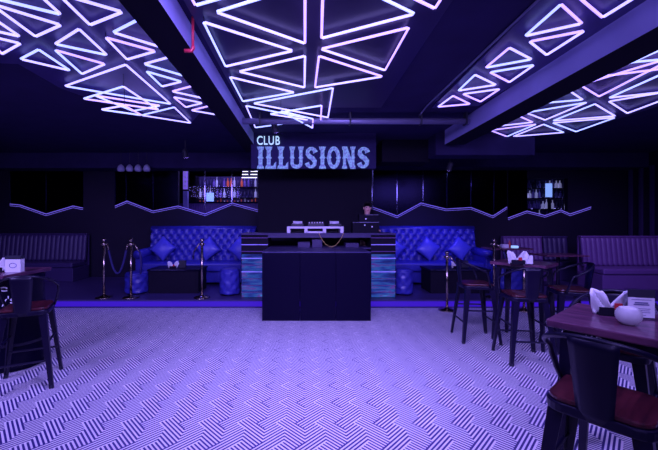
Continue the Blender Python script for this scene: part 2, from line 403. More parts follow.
# counter with slatted front under the screen (also carries the screen and bench back)
t = thing('bar_counter', (X(205, 10.3), 10.3, STG), 'bar counter with slatted front behind the left windows', 'counter')
zc = Z(202, 10.3)-STG
ob('worktop', B((-1.2, -.2, zc-.05), (1.75, .3, zc)), 'gloss', t)
bm = B((-1.15, -.15, 0), (1.7, .28, zc-.05))
for k in range(40): box(bm, (-1.14+k*.071, -.17, .05), (-1.11+k*.071, -.15, zc-.06))
ob('slatted_front', bm, 'bench', t)
for k in range(3):
    Yq = 10.0
    t = thing('ceiling_lamp', (X(250, Yq), Yq-k*.06, 3.06-k*.1), 'white strip lamp on the bar ceiling, '+['farthest', 'middle', 'nearest'][k]+' of three beside the backdrop', 'ceiling lamp')
    ob('diffuser', B((-.22, -.015, 0), (.22, .015, .02)), mat('warm white strip %d' % k, (.8, .8, .8), .4, emi=(.8, .75, 1), st=3), t)
    ob('housing', B((-.03, -.03, .021), (.03, .03, ZC-3.06+k*.1-.001)), 'darkgrey', t)
# four pendant bulbs
for k in range(4):
    x = X(121+k*8.6, 8.1); t = thing('hanging_lamp', (x, 8.1, 2.78), 'frosted hanging bulb over the rope posts, '+['farthest left of four', 'second from the left', 'third from the left', 'nearest the bar windows'][k], 'lamp', 'row of hanging bulbs')
    ob('bulb', LA([(.02, .17), (.06, .13), (.085, .06), (.07, .01), (.03, 0)][::-1], n=14), 'bulb', t, smooth=True)
    ob('cord', T([(0, 0, .17), (0, 0, ZC-2.78)], .006, 6), 'darkgrey', t)

# ---------------------------------------------------------------- ceiling triangles
def clipray(a, dx, dy, s=1.215):
    # travel from apex until it reaches the beam side
    t = ((CX-a[0])*s-(CY-a[1]))/(-dy+dx*s) if (-dy+dx*s) else 1
    return (a[0]+dx*t, a[1]+dy*t)
def vee(a, b, c): return [a, clipray(a, b[0]-a[0], b[1]-a[1]), clipray(a, c[0]-a[0], c[1]-a[1])]
LB, CB, RB, FB = 'left ceiling bay', 'central ceiling bay', 'ceiling strip left of the right beam', 'far right ceiling bay'
SH = {LB: 'left bay', CB: 'central bay', RB: 'strip by right beam', FB: 'far right bay'}
TRI = [
 (LB, [(61, 14.5), (24, -19), (-15, -4)], 'top one cut by the photo edge', 0),
 (LB, [(61, 25), (35.5, 36.5), (-10, 3.3)], 'long one under the top left one', 0),
 (LB, [(20, 36.5), (-16, 12), (-16, 28.5)], 'pointing right at the left photo edge, upper', 0),
 (LB, [(20.5, 43.5), (2, 54), (-15, 35)], 'pointing right at the left photo edge, lower', 0),
 (LB, [(20.5, 59), (38.5, 49.5), (70, 70.5)], 'small flat one on the outer side', 0),
 (LB, [(55, 44), (79, 29), (107, 55)], 'upper one of the middle pair', 0),
 (LB, [(55, 50), (105, 64), (82, 74)], 'lower one of the middle pair', 0),
 (LB, [(90, 25), (122.5, 12), (57, -7)], 'large one at the top beside the beam', 0),
 (LB, vee((113, 32.4), (134, 21.7), (149, 43.5)), 'nearest one tucked against the beam', 0),
 (LB, [(105.5, 37.5), (155.5, 51.2), (127, 59.5)], 'first whole one in the row by the beam', 0),
 (LB, vee((144, 64), (164, 58.5), (175.5, 73.3)), 'second one tucked against the beam', 0),
 (LB, [(146.4, 71.4), (181.7, 81.6), (162, 86.5)], 'second whole one in the row by the beam', 0),
 (LB, vee((172, 91.4), (187.7, 87.2), (197.5, 97)), 'third one tucked against the beam', 0),
 (LB, [(173.6, 97), (202.3, 103), (185.8, 107.2)], 'third whole one in the row by the beam', 0),
 (LB, vee((191.4, 110.3), (206, 106.7), (211, 113.7)), 'tiny farthest one by the beam end', 0),
 (LB, [(125.7, 64.6), (65, 86), (170.7, 104)], 'largest wide one in the middle', 0),
 (LB, [(123.3, 86.5), (83.6, 98.7), (158.5, 109.6)], 'second wide one nested under the largest', .1),
 (LB, [(124.5, 105.5), (101.4, 109.6), (141.5, 115.2)], 'small flat one at the far outer end', .2),
 (LB, [(95, 95.5), (160, 105.5), (133, 111)], 'flat one pointing to the stage inside the nest', .05),
 (LB, [(141.5, 115.2), (174.3, 107.2), (190.7, 123)], 'farthest wide one over the left sofa', .0),
 (CB, [(195.4, 5.4), (187, -10), (235, -6)], 'cut one at the top left of the bay', 0),
 (CB, [(216, 12), (305, 43.5), (305, -15.6)], 'big one left of the centre gap at the top', 0),
 (CB, [(321.5, 38.3), (414.7, 13.8), (323.5, -30)], 'biggest one right of the centre gap', 0),
 (CB, [(203.5, 22), (225.5, 66.5), (293, 50.8)], 'large one beside the red pipe', 0),
 (CB, [(239, 71.5), (305, 56), (304.5, 87.5)], 'one pointing left beneath the one beside the red pipe', 0),
 (CB, [(321, 49), (409, 27.5), (385, 70.3)], 'one pointing left at the right side of the bay', 0),
 (CB, [(319, 56), (382.5, 76.5), (315, 87.5)], 'one pointing right in the middle of the bay', 0),
 (CB, [(230, 77), (294.4, 92.4), (242.8, 101.4)], 'one pointing right over the left side of the sign', 0),
 (CB, [(253.5, 103.4), (333, 88), (328, 117.5)], 'wide one right above the sign', 0.0),
 (CB, [(246, 105.7), (255.4, 127.6), (312.6, 119.6)], 'farthest left one above the word on the sign', .0),
 (CB, [(270, 114), (321.6, 105.5), (320.6, 122)], 'small flat one nested above the sign', .06),
 (CB, [(281, 111), (313, 119), (312.5, 128)], 'narrow farthest one nested above the sign', .10),
 (CB, [(434.9, 8.5), (405, -6), (450, -15)], 'cut one at the top right of the bay', 0),
 (RB, [(438, 106.8), (453, 95.8), (470, 104)], 'single farthest one', 0),
 (RB, [(458.3, 90.7), (475, 74.8), (496, 84.8)], 'pointing up in the farthest pair', 0),
 (RB, [(463, 94), (499.7, 89), (480.5, 101.7)], 'pointing down in the farthest pair', 0),
 (RB, [(485.6, 67.7), (509.4, 47.8), (531.6, 59.3)], 'pointing up in the middle pair', 0),
 (RB, [(490, 72.3), (534, 65), (509.4, 82.2)], 'pointing down in the middle pair', 0),
 (RB, [(525, 36), (561, 4.3), (582, 23.5)], 'pointing up in the nearest pair', 0),
 (RB, [(529.6, 41.6), (584.6, 30.7), (546.6, 55)], 'pointing down in the nearest pair', 0),
 (RB, [(602.6, 17.4), (575, -6), (650, -12)], 'cut by the top of the photo', 0),
 (FB, [(490.3, 130.3), (507, 136.5), (536, 124.3)], 'farthest one at the left tip', 0),
 (FB, [(497.6, 126.2), (532.7, 122.2), (519, 116)], 'thin farthest one by the beam', 0),
 (FB, [(513, 136.5), (543.5, 124.3), (563.8, 132.4)], 'flat one on the lower edge at the far end', 0),
 (FB, [(526, 112.7), (545, 120), (586.8, 102.4)], 'pointing down in the far middle', 0),
 (FB, [(544.3, 103), (582.7, 99.7), (569, 90.5)], 'small thin one by the beam in the middle', 0),
 (FB, [(553, 120.8), (594.9, 104), (615, 116)], 'upper one of the joined diamond pair', 0),
 (FB, [(553, 122.9), (615, 117.6), (576, 131.6)], 'lower one of the joined diamond pair', 0),
 (FB, [(580, 84.9), (599, 96.5), (680, 55)], 'long one opening to the right of the pair', 0),
 (FB, [(597.6, 76.8), (680, 66.5), (660, 50)], 'pinkish one by the right beam', 0),
 (FB, [(628, 62.5), (672, 42), (690, 57)], 'upper one cut by the right photo edge', 0),
 (FB, [(609, 97.8), (680, 66), (720, 86)], 'upper one of the pair cut by the right edge', 0),
 (FB, [(609, 101.4), (627.3, 113.2), (700, 86)], 'lower one of the pair cut by the right edge', 0),
]
def triangle_light(pts, label, group):
    c = sum(pts, Vector())/3
    t = thing('triangle_light', c, label, 'ceiling light', group)
    q = [p-c for p in pts]
    for i in range(3):
        a, b = q[i], q[(i+1) % 3]; d = (b-a).normalized()
        ob('light_tube', T([a+d*.012, b-d*.012], .0112, 6), TUBES[random.choice((0, 0, 1, 2))], t)
    ob('hanging_wire', T([q[0]+Vector((0, 0, .01)), Vector((q[0].x, q[0].y, ZC-c.z))], .003, 5), 'darkgrey', t)
for bay, pts, what, drop in TRI:
    z = ZL-drop
    P3 = [ceil_pt(a, b, z) for a, b in pts]
    triangle_light(P3, 'glowing tube triangle, %s, %s' % (SH[bay], what), 'tube triangles in the '+bay)

# beams' hardware, pipes
t = thing('sprinkler_pipe', (-.93, 2.82, 3.0), 'short red elbow pipe on the left ceiling beam', 'pipe')
ob('riser', T([(0, 0, .03), (0, 0, ZC-3.0-.001)], .012, 8), 'redpipe', t, smooth=True)
ob('elbow', T([(0, 0, .04), (0, 0, .02), (-.01, 0, 0), (-.07, 0, -.0)], .016, 8), 'redpipe', t, smooth=True)
tag(ob('conduit', T([(1.76, YN+.1, 3.255), (1.76, 4.9, 3.255), (1.76, 5.2, 3.22)], .011, 6), 'duct'), 'thin conduit running along the ceiling right of centre', 'conduit')
t = thing('ventilation_duct', (.3, 5.3, 3.15), 'slim grey duct crossing the ceiling in front of the sign', 'duct')
ob('duct_body', T([(-1.27, 0, 0), (2.25, 0, 0)], .048, 12), 'duct', t, smooth=True)
for x in (-1.0, .4, 1.5, 2.2): ob('hanger', B((x-.012, -.06, -.055), (x+.012, .06, .129)), 'darkgrey', t)
def spot_fixture(x, y, z, label, aim, energy=0, col=(.3, .2, 1), size=1.3, ztop=ZC):
    t = thing('spotlight', (x, y, z), label, 'spotlight', None)
    d = (Vector(aim)-Vector((x, y, z))).normalized()
    ob('housing', T([-d*.10, -d*.08, d*.06, d*.07], [.035, .05, .055, .06], 12), 'darkgrey', t, smooth=False)
    ob('lens', T([d*.071, d*.074], .05, 12), 'lamp', t)
    ob('bracket', T([(0, 0, 0), (0, 0, ztop-z-.001)], .012, 6), 'darkgrey', t)
    if energy:
        l = bpy.data.lights.new('beam', 'SPOT'); l.energy = energy; l.color = col; l.spot_size = size; l.spot_blend = .8; l.shadow_soft_size = .08
        o = bpy.data.objects.new('beam', l); C.objects.link(o); o.location = Vector((x, y, z))+d*.12
        o.rotation_euler = d.to_track_quat('-Z', 'Y').to_euler()
    return t
BL = (.10, .07, 1.0); VI = (.42, .26, 1.0)
spot_fixture(X(275, 5.6), 5.6, 3.13, 'small black projector lamp hanging above the club sign', (0, 7, 1), 0)
spot_fixture(3.0, 7.05, 2.72, 'added dark spotlight near the far end of the right beam', (2.9, 8.1, .8), 120, BL, 1.7)  # added fixture and light to brighten the right sofa
spot_fixture(-2.5, 7.1, 3.0, 'added dark spotlight above the left blue sofa', (-2.4, 8.1, .8), 75, BL, 1.7)  # added as well, brightening the left sofa
spot_fixture(-5.4, 5.9, 3.0, 'added dark spotlight above the left striped bench', (-6, 8.3, .8), 50, VI, 1.5)  # added violet light for the left bench
spot_fixture(6.0, 5.3, 3.0, 'added dark spotlight above the right striped bench', (6.6, 7.6, .8), 130, VI, 1.5)  # added to lift the right bench with violet light
# added out-of-view area lights, making up floor brightness the tubes lack
for x, y, e, sz in ((-4.3, 1.5, 95, 2.4), (4.4, 1.4, 50, 2.4), (.1, 1.8, 172, 1.9), (0, -1.4, 22, 1.7), (1.85, .6, 22, 1.2)):
    l = bpy.data.lights.new('added floor fill', 'AREA'); l.shape = 'RECTANGLE'; l.size = sz; l.size_y = .9; l.energy = e; l.color = (.36, .27, 1); l.spread = math.radians(125)
    o = bpy.data.objects.new('added_floor_fill', l); C.objects.link(o); o.location = (x, y, 3.05); o.rotation_euler = (math.radians(46), 0, 0)
l = bpy.data.lights.new('bar lamp', 'AREA'); l.size = 2; l.energy = 25; l.color = (.4, .3, 1)
o = bpy.data.objects.new('bar_lamp', l); C.objects.link(o); o.location = (-2.5, 10, 3.2)

# ---------------------------------------------------------------- sign
t = thing('club_sign', (0, 6.5, 0), 'lit sign reading CLUB ILLUSIONS above the DJ desk', 'sign')
YSn = 6.44
def ribbon(bm, pts, w, d, closed=False):
    n = len(pts); L_, R_ = [], []
    for i in range(n):
        a = Vector(pts[i-1] if (i or closed) else pts[i]); b = Vector(pts[(i+1) % n] if (i < n-1 or closed) else pts[i])
        dd = (b-a).normalized(); nn = Vector((-dd.y, dd.x)); ww = (w[i] if isinstance(w, list) else w)/2
        p = Vector(pts[i]); L_.append(p+nn*ww); R_.append(p-nn*ww)
    vs = [[bm.verts.new((q.x, y, q.y)) for q in S] for y in (0, d) for S in (L_, R_)]
    rng = range(n if closed else n-1)
    for i in rng:
        j = (i+1) % n
        bm.faces.new((vs[0][i], vs[0][j], vs[1][j], vs[1][i])); bm.faces.new((vs[2][i], vs[3][i], vs[3][j], vs[2][j]))
        bm.faces.new((vs[0][i], vs[2][i], vs[2][j], vs[0][j])); bm.faces.new((vs[1][i], vs[1][j], vs[3][j], vs[3][i]))
    if not closed:
        for i in (0, n-1): bm.faces.new((vs[0][i], vs[1][i], vs[3][i], vs[2][i]))
def glyph(ch, w):
    bm = bmesh.new(); d = .05; s = .075
    def stem(x, sp=True, s=s):
        box(bm, (x-s/2, 0, 0), (x+s/2, d, .42))
        for z0, k in ((0, 1), (.42, -1)):   # forked slab feet
            prism(bm, [(x-s*.95, z0), (x-s*.15, z0+k*.02), (x, z0+k*.035), (x+s*.15, z0+k*.02), (x+s*.95, z0), (x+s*.8, z0+k*.045), (x+s*.4, z0+k*.075), (x-s*.4, z0+k*.075), (x-s*.8, z0+k*.045)], d+.004, (0, -.002, 0))
        if sp: spur(x, s)
    def spur(x, s_, z=.21):
        prism(bm, [(x-s_*.8, z), (x-s_*.4, z-.035), (x+s_*.4, z-.035), (x+s_*.8, z), (x+s_*.4, z+.035), (x-s_*.4, z+.035)], d+.006, (0, -.003, 0))
    if ch == 'I': stem(w/2)
    if ch == 'L':
        stem(w*.32); prism(bm, [(w*.3, 0), (w*.98, 0), (w*1.0, .13), (w*.86, .10), (w*.74, .05), (w*.3, .05)], d)
    if ch == 'U':
        c = w/2; r = w*.31
        ribbon(bm, [(c-r, .42), (c-r, .15)]+[(c-r*math.cos(a), .10-.065*math.sin(a)) for a in [PI*k/10 for k in range(11)]]+[(c+r, .15), (c+r, .42)], .068, d)
        for x in (c-r, c+r):
            prism(bm, [(x-.06, .42), (x, .395), (x+.06, .42), (x+.045, .36), (x-.045, .36)], d+.004, (0, -.002, 0)); spur(x, .06)
    if ch == 'O':
        c = w/2
        ribbon(bm, [(c+(w*.36)*math.cos(a), .21+.178*math.sin(a)) for a in [2*PI*k/28 for k in range(28)]], .07, d, True)
        spur(c-w*.36, .065); spur(c+w*.36, .065)
    if ch == 'S':
        c = w/2; r = w*.30
        pts = [(c+r*1.15, .31), (c+r*.9, .355), (c+r*.3, .385), (c-r*.4, .38), (c-r*.95, .34), (c-r, .285), (c-r*.5, .235), (c+r*.4, .195), (c+r*1.0, .14), (c+r*.95, .085), (c+r*.4, .04), (c-r*.3, .035), (c-r*.9, .065), (c-r*1.15, .11)]
        ribbon(bm, pts, [.10, .075, .055, .06, .075, .085, .085, .085, .085, .075, .06, .055, .075, .10], d)
    if ch == 'N':
        a, b = w*.2, w*.8
        stem(a, s=.055); stem(b, s=.055)
        prism(bm, [(a-.03, .42), (a+.05, .42), (b+.03, 0), (b-.05, 0)], d+.002, (0, -.001, 0))
    return bm
word = 'ILLUSIONS'; ws = {'I': .16, 'L': .225, 'U': .29, 'S': .25, 'O': .27, 'N': .29}
tot = sum(ws[c] for c in word); span = X(371, YSn)-X(256.5, YSn); k = span/tot
x = X(256.5, YSn); z0 = Z(168.5, YSn); hz = (Z(146.5, YSn)-z0)/.42
for ch in word:
    bm = glyph(ch, ws[ch])
    bmesh.ops.scale(bm, verts=bm.verts[:], vec=(k*.9, 1, hz))
    o = ob('letter', bm, 'sign', t); o.location = (x, YSn-6.5-.005, z0); o['label'] = 'letter '+ch; x += ws[ch]*k
x = X(256.5, YSn)
for ch, wd in zip('CLUB', (.122, .095, .122, .115)):
    tm = text_mesh(ch, .235, .03); bmesh.ops.scale(tm, verts=tm.verts[:], vec=(.72, 1, 1)); o = ob('letter', tm, 'club', t); o.location = (x+wd/2, YSn-6.5+.01, Z(144.5, YSn)); o['label'] = 'white letter '+ch; x += wd

# ---------------------------------------------------------------- DJ booth and desk
bx0, bx1 = X(262, 5.43), X(371, 5.43); bw = (bx1-bx0)/2
t = thing('booth_front', ((bx0+bx1)/2, 5.43, 0), 'tall glossy black box front standing on the dance floor before the desk', 'booth')
s1, s2 = X(300, 5.43)-(bx0+bx1)/2, X(336, 5.43)-(bx0+bx1)/2
for a, b in ((-bw, s1), (s1, s2), (s2, bw)): ob('front_panel', B((a+.002, 0, .0), (b-.002, .03, 1.085)), 'gloss', t, bevel=.003)
for s in (-1, 1): ob('side_panel', B((s*bw-.02*s if s > 0 else -bw, .031, 0), (bw if s > 0 else -bw+.02, .78, 1.085)), 'gloss', t)
for a, b in ((-bw, s1), (s1, s2), (s2, bw)): ob('top_panel', B((a+.002, -.01, 1.086), (b-.002, .79, 1.105)), mat('violet sheen top %d' % random.randrange(99), (.05, .04, .13), .3), t, bevel=.003)  # violet tint puts a lavender sheen into the top's colour
dx0, dx1 = X(241, 6.4), X(396, 6.4); dc = (dx0+dx1)/2; dw = (dx1-dx0)/2; DZ = 1.37-STG
t = thing('dj_desk', (dc, 6.4, STG), 'wide DJ desk with glowing blue striped ends on the platform', 'desk')
ob('worktop', B((-dw, -.01, DZ-.035), (dw, .6, DZ)), 'bench_dark', t, bevel=.004)
il, ir = X(268, 6.4)-dc, X(371, 6.4)-dc
for a, b in ((-dw, il), (ir, dw)):
    cab = ob('end_cabinet', B((a, .03, 0), (b, .59, DZ-.036)), 'black', t)
    ob('led_panel', B((a+.012, .012, .01), (b-.012, .029, DZ-.40)), 'led', cab)
    for k in range(9):
        z = .10+k*.128
        ob('slat', B((a+.004, -.004, z), (b-.004, .011, z+.014)), 'zig' if k in (3, 5, 7) else 'bench', cab)
ob('lower_shelf', B((il+.001, .02, DZ-.30), (ir-.001, .58, DZ-.275)), 'bench_dark', t)
ob('back_panel', B((il+.001, .56, 0), (ir-.001, .579, DZ-.301)), 'black', t)
ob('upper_rail', B((il+.001, .0, DZ-.085), (ir-.001, .02, DZ-.036)), 'bench_dark', t)
# gear inside the shelf
for k, (a, b, h) in enumerate(((298, 310, .10), (312, 322, .15), (345, 358, .08))):
    tag(ob('amplifier', B((X(a, 6.6), 6.5, 1.37-.275+.001), (X(b, 6.6), 6.8, 1.37-.275+h)), 'bench_dark', bevel=.004), ['low violet audio box on the desk shelf, left', 'taller violet audio box on the desk shelf, middle', 'flat audio box on the desk shelf, right end'][k], 'audio box')
# white console stand + players
gx0, gx1 = X(287, 6.45), X(343.5, 6.45); gc = (gx0+gx1)/2; gw = (gx1-gx0)/2
t = thing('console_stand', (gc, 6.55, 1.37), 'pale low stand with dark slots under the DJ players', 'stand')
bm = B((-gw, -.12, .085), (gw, .2, .125)); 
for q in (-gw+.03, -gw*.33, gw*.33, gw-.03): box(bm, (q-.03, -.12, 0), (q+.03, .2, .086))
box(bm, (-gw*.33, -.12, 0), (gw*.33, .2, .03))
ob('frame', bm, 'grey', t, bevel=.004)
ob('back_panel', B((-gw+.01, .201, .0), (gw-.01, .21, .12)), 'darkgrey', t)
def player(x, label):
    t = thing('dj_player', (x, 6.55, 1.496), label, 'DJ player')
    ob('body', B((-.12, -.11, 0), (.12, .14, .05)), 'darkgrey', t, bevel=.008)
    ob('jog_wheel', LA([(.075, .05), (.08, .06), (.078, .072), (.03, .074)], n=24, c=(0, -.02, 0)), 'grey', t)
    ob('display', P([(.07, .051), (.135, .051), (.135, .10), (.125, .10)], .18, (-.09, 0, 0), 'x'), 'grey', t)
    for k in range(3): ob('button', B((-.10, -.08+k*.03, .051), (-.085, -.065+k*.03, .058)), 'white', t)
player(X(297.5, 6.5), 'left disc player on the pale stand of the DJ desk'); player(X(335, 6.5), 'right disc player on the pale stand of the DJ desk')
t = thing('dj_mixer', (X(316, 6.5), 6.55, 1.496), 'DJ mixer between the two disc players', 'mixer')
ob('body', B((-.15, -.11, 0), (.15, .14, .06)), 'darkgrey', t, bevel=.006)
for i in range(6):
    for j in range(3): ob('knob', T([(-.125+i*.05, -.07+j*.07, .06), (-.125+i*.05, -.07+j*.07, .085)], .011, 8), 'grey', t)
pts = [(X(319, 6.3)+(X(344, 6.3)-X(319, 6.3))*u, 6.372, 1.375-.26*math.sin(PI*u)**.8) for u in [k/16 for k in range(17)]]
pts = [(pts[0][0], 6.42, 1.378)]+pts+[(pts[-1][0], 6.42, 1.378)]
tag(ob('cable', T(pts, .006, 6), 'cable', smooth=True), 'thin yellow cable looping down from the DJ desk', 'cable')
# rack at the right of the desk
t = thing('equipment_rack', (X(366, 6.5), 6.55, 1.37), 'dark equipment rack with knobs at the right of the DJ desk', 'rack')
ob('case', B((-.25, -.02, 0), (.25, .2, .21)), 'black', t, bevel=.004)
ob('upper_case', B((-.12, -.0, .211), (.25, .19, .36)), 'black', t, bevel=.004)
for z, a in ((.20, -.25), (.345, .0)): ob('metal_rail', B((a, -.028, z), (.25, -.021 if z < .3 else -.001, z+.007)), 'duct', t)
for x_, z_ in ((-.02, .15), (.12, .12), (.0, .27)): ob('knob', T([(x_, -.021, z_), (x_, -.045, z_)], .014, 8), 'grey', t)

# person behind the rack
def skin_obj(name, verts, edges, rad, m, parent, root=0, sub=2):
    me = bpy.data.meshes.new(name); me.from_pydata(verts, edges, []); o = bpy.data.objects.new(name, me); C.objects.link(o)
    o.parent = parent; me.materials.append(MAT[m])
    s = o.modifiers.new('skin', 'SKIN'); s.use_smooth_shade = True
    for i, r in enumerate(rad): me.skin_vertices[0].data[i].radius = (r, r*.8) if isinstance(r, float) else r
    me.skin_vertices[0].data[root].use_root = True
    q = o.modifiers.new('sub', 'SUBSURF'); q.levels = sub; q.render_levels = sub
    return o
pt = thing('person', (X(367, 7.2), 7.22, STG), 'person in dark clothes behind the DJ desk with bowed head', 'person')
V = [(0, 0, .95), (0, 0, 1.12), (0, -.01, 1.32), (0, -.02, 1.47), (0, -.03, 1.56), (0, -.045, 1.63), (0, -.065, 1.70), (0, -.06, 1.77)]
E = [(0, 1), (1, 2), (2, 3), (3, 4), (4, 5), (5, 6), (6, 7)]; Rd = [(.15, .11), (.14, .10), (.165, .11), (.10, .08), (.052, .055), (.06, .07), (.075, .092), (.062, .08)]
for s in (-1, 1):
    n = len(V)
    V += [(s*.19, -.01, 1.42), (s*.24, -.06, 1.14), (s*.18, -.25, 1.245), (s*.17, -.33, 1.26)]
    E += [(3, n), (n, n+1), (n+1, n+2), (n+2, n+3)]; Rd += [.065, .045, .03, .036]
    for k, (dx, L) in enumerate(((-.03, .065), (-.01, .08), (.01, .075), (.028, .06))):
        m_ = len(V); V += [(s*.17+dx, -.365, 1.262), (s*.17+dx*1.2, -.365-L*.6, 1.255), (s*.17+dx*1.2, -.365-L, 1.24)]
        E += [(n+3, m_), (m_, m_+1), (m_+1, m_+2)]; Rd += [.010, .009, .008]
    m_ = len(V); V += [(s*(.17-.045), -.33, 1.258), (s*(.17-.065), -.37, 1.25)]; E += [(n+3, m_), (m_, m_+1)]; Rd += [.011, .009]
    n = len(V); V += [(s*.09, 0, .88), (s*.10, -.01, .48), (s*.10, .02, .09), (s*.11, -.06, .045), (s*.115, -.15, .035)]
    E += [(0, n), (n, n+1), (n+1, n+2), (n+2, n+3), (n+3, n+4)]; Rd += [.095, .06, .042, .045, .035]
body = skin_obj('body', V, E, Rd, 'skin', pt)
V = [(0, 0, .93), (0, 0, 1.12), (0, -.01, 1.32), (0, -.02, 1.46), (0, -.027, 1.51)]; E = [(0, 1), (1, 2), (2, 3), (3, 4)]; Rd = [(.165, .125), (.155, .12), (.185, .13), (.12, .10), (.066, .07)]
for s in (-1, 1):
    n = len(V); V += [(s*.19, -.01, 1.42), (s*.24, -.06, 1.14), (s*.19, -.22, 1.235)]; E += [(3, n), (n, n+1), (n+1, n+2)]; Rd += [.08, .062, .046]
skin_obj('shirt', V, E, Rd, 'cloth', pt)
V = [(0, 0, .98), (0, 0, .92)]; E = [(0, 1)]; Rd = [(.165, .125), (.165, .125)]
for s in (-1, 1):
    n = len(V); V += [(s*.09, 0, .86), (s*.10, -.01, .48), (s*.10, .02, .10)]; E += [(1, n), (n, n+1), (n+1, n+2)]; Rd += [.108, .076, .062]
skin_obj('trousers', V, E, Rd, 'cloth', pt)
hb = bmesh.new(); bmesh.ops.create_uvsphere(hb, u_segments=20, v_segments=14, radius=1)
for v in list(hb.verts):
    if v.co.z < -.1 or (v.co.y < -.35 and v.co.z < .5): hb.verts.remove(v)
bmesh.ops.scale(hb, verts=hb.verts[:], vec=(.086, .105, .095)); bmesh.ops.translate(hb, verts=hb.verts[:], vec=(0, -.045, 1.765))
h = ob('hair', hb, 'hair', pt, smooth=True); h.modifiers.new('s', 'SOLIDIFY').thickness = .01
fb = bmesh.new()
prism(fb, [(-.012, 1.69), (.012, 1.69), (.007, 1.735), (-.007, 1.735)], .03, (0, -.165, 0)); ob('nose', fb, 'skin', pt, bevel=.004)
for s in (-1, 1):
    ob('eye', T([(s*.03, -.142, 1.737), (s*.03, -.15, 1.737)], .010, 8), 'darkgrey', pt)
    ob('ear', LA([(.003, -.026), (.009, -.012), (.010, .01), (.004, .026)], n=8, c=(s*.076, -.055, 1.72)), 'skin', pt, smooth=True)
ob('mouth', B((-.024, -.145, 1.664), (.024, -.132, 1.671)), 'red', pt)

# ---------------------------------------------------------------- sofas
MAT['cush'] = mat('bright blue satin', (.085, .09, .55), .35, noise=.1)
def tuft(s, tt, a=.098, b=.125, amp=.034):
    p = s/a+tt/b; q = s/a-tt/b
    m, n = round(p/2), round(q/2); ds, dt = s-a*(m+n), tt-b*(m-n)
    d2 = ds*ds+dt*dt
    return amp*(1.25*(1-math.exp(-d2/(2*.026**2)))+.35*abs(math.sin(PI*p/2)*math.sin(PI*q/2))**.5)
def chesterfield(x0, x1, label, arms):
    w = x1-x0; t = thing('tufted_sofa', (x0, 7.6, STG), label, 'sofa'); hb = 1.28
    ob('base', B((.1, .08, .06), (w-.1, .8, .30)), 'blue', t, bevel=.01)
    ob('seat_cushion', B((.14 if arms[0] else .02, .0, .31), (w-(.14 if arms[1] else .02), .62, .52)), 'blue', t, smooth=False, bevel=.05, seg=4)
    f = lambda u, v: Vector((.05+u*(w-.1), .64+.10*v-tuft(u*w, v*.75+.06), .50+v*(hb-.52)))
    g = lambda u, v: f(u, v)-Vector((0, .0, 0))
    bm = grid(g, 150, 46, None)
    rim = ob('tufted_back', bm, 'blue', t, smooth=True)
    ob('back_frame', B((.03, .76, .06), (w-.03, .88, hb-.03)), 'blue', t, bevel=.02)
    ob('top_roll', T([(.02, .80, hb-.02), (w-.02, .80, hb-.02)], .075, 14), 'blue', t, smooth=True)
    for m in range(-1, 40):
        for n in range(-40, 40):
            ss, tt_ = .098*(m+n), .125*(m-n)-.06
            if .06 < ss < w-.1 and .18 < tt_ < .72:
                v_ = tt_/.75
                ob('button', LA([(.009, -.006), (.012, 0), (.005, .006)], n=8, c=(.05+ss*(w-.1)/w, .63+.10*v_, .50+v_*(hb-.52))), 'cush', rim)
    for k, s in ((0, 0), (1, w)):
        if not arms[k]: continue
        c = s+(.07 if k == 0 else -.07)
        a = ob('arm', B((c-.07, .0, .06), (c+.07, .80, .70)), 'blue', t, bevel=.02)
        ob('arm_roll', T([(c, -.03, .70), (c, .80, .74)], .10, 16), 'blue', a, smooth=True)
        for j in range(8): ob('stud', LA([(.004, 0), (.009, .004), (.004, .012)], n=6, c=(c-.05, -.006, .10+j*.07)), 'chrome', a)
    for q in (.12, w-.12):
        for y in (.12, .76): ob('foot', B((q-.03, y-.03, 0), (q+.03, y+.03, .06)), 'black', t)
    return t
chesterfield(-3.8, -1.18, 'blue button-tufted sofa left of the DJ desk', (1, 0))
chesterfield(1.6, 4.18, 'blue button-tufted sofa right of the DJ desk', (0, 1))
def cushion_mesh(s=.23, th=.09):
    def f(u, v, sg):
        x, y = u*2-1, v*2-1
        k = 1-.10*(1-abs(x)**3)*abs(y)**2; k2 = 1-.10*(1-abs(y)**3)*abs(x)**2
        return Vector((x*s*k2, sg*th*((1-x*x)*(1-y*y))**.45, y*s*k))
    a = grid(lambda u, v: f(u, v, 1), 14, 14); b = grid(lambda u, v: f(u, v, -1), 14, 14)
    me = bpy.data.meshes.new('x'); b.to_mesh(me); a.from_mesh(me); b.free(); bpy.data.meshes.remove(me)
    bmesh.ops.remove_doubles(a, verts=a.verts[:], dist=.0005)
    bmesh.ops.rotate(a, verts=a.verts[:], cent=(0, 0, 0), matrix=Matrix.Rotation(PI/4, 3, 'Y'))
    return a
pc = None
for px, lab in ((163, 'blue cushion standing on its corner at the left end of the left sofa'), (208, 'blue cushion in the middle of the left sofa'), (240, 'blue cushion on the left sofa next to the desk'),
                (393, 'blue cushion on the right sofa next to the desk'), (428, 'blue cushion in the middle of the right sofa'), (460, 'blue cushion on the right sofa by its arm')):
    Y = 8.03
    if pc is None:
        o = pc = ob('cushion', cushion_mesh(), 'cush', smooth=True)
    else: o = pc.copy(); C.objects.link(o)
    o.location = (X(px, Y), Y, STG+.52+.285); o.rotation_euler = (-.22, random.uniform(-.12, .12), random.uniform(-.1, .1))
    tag(o, lab, 'cushion', 'blue cushions on the sofas')
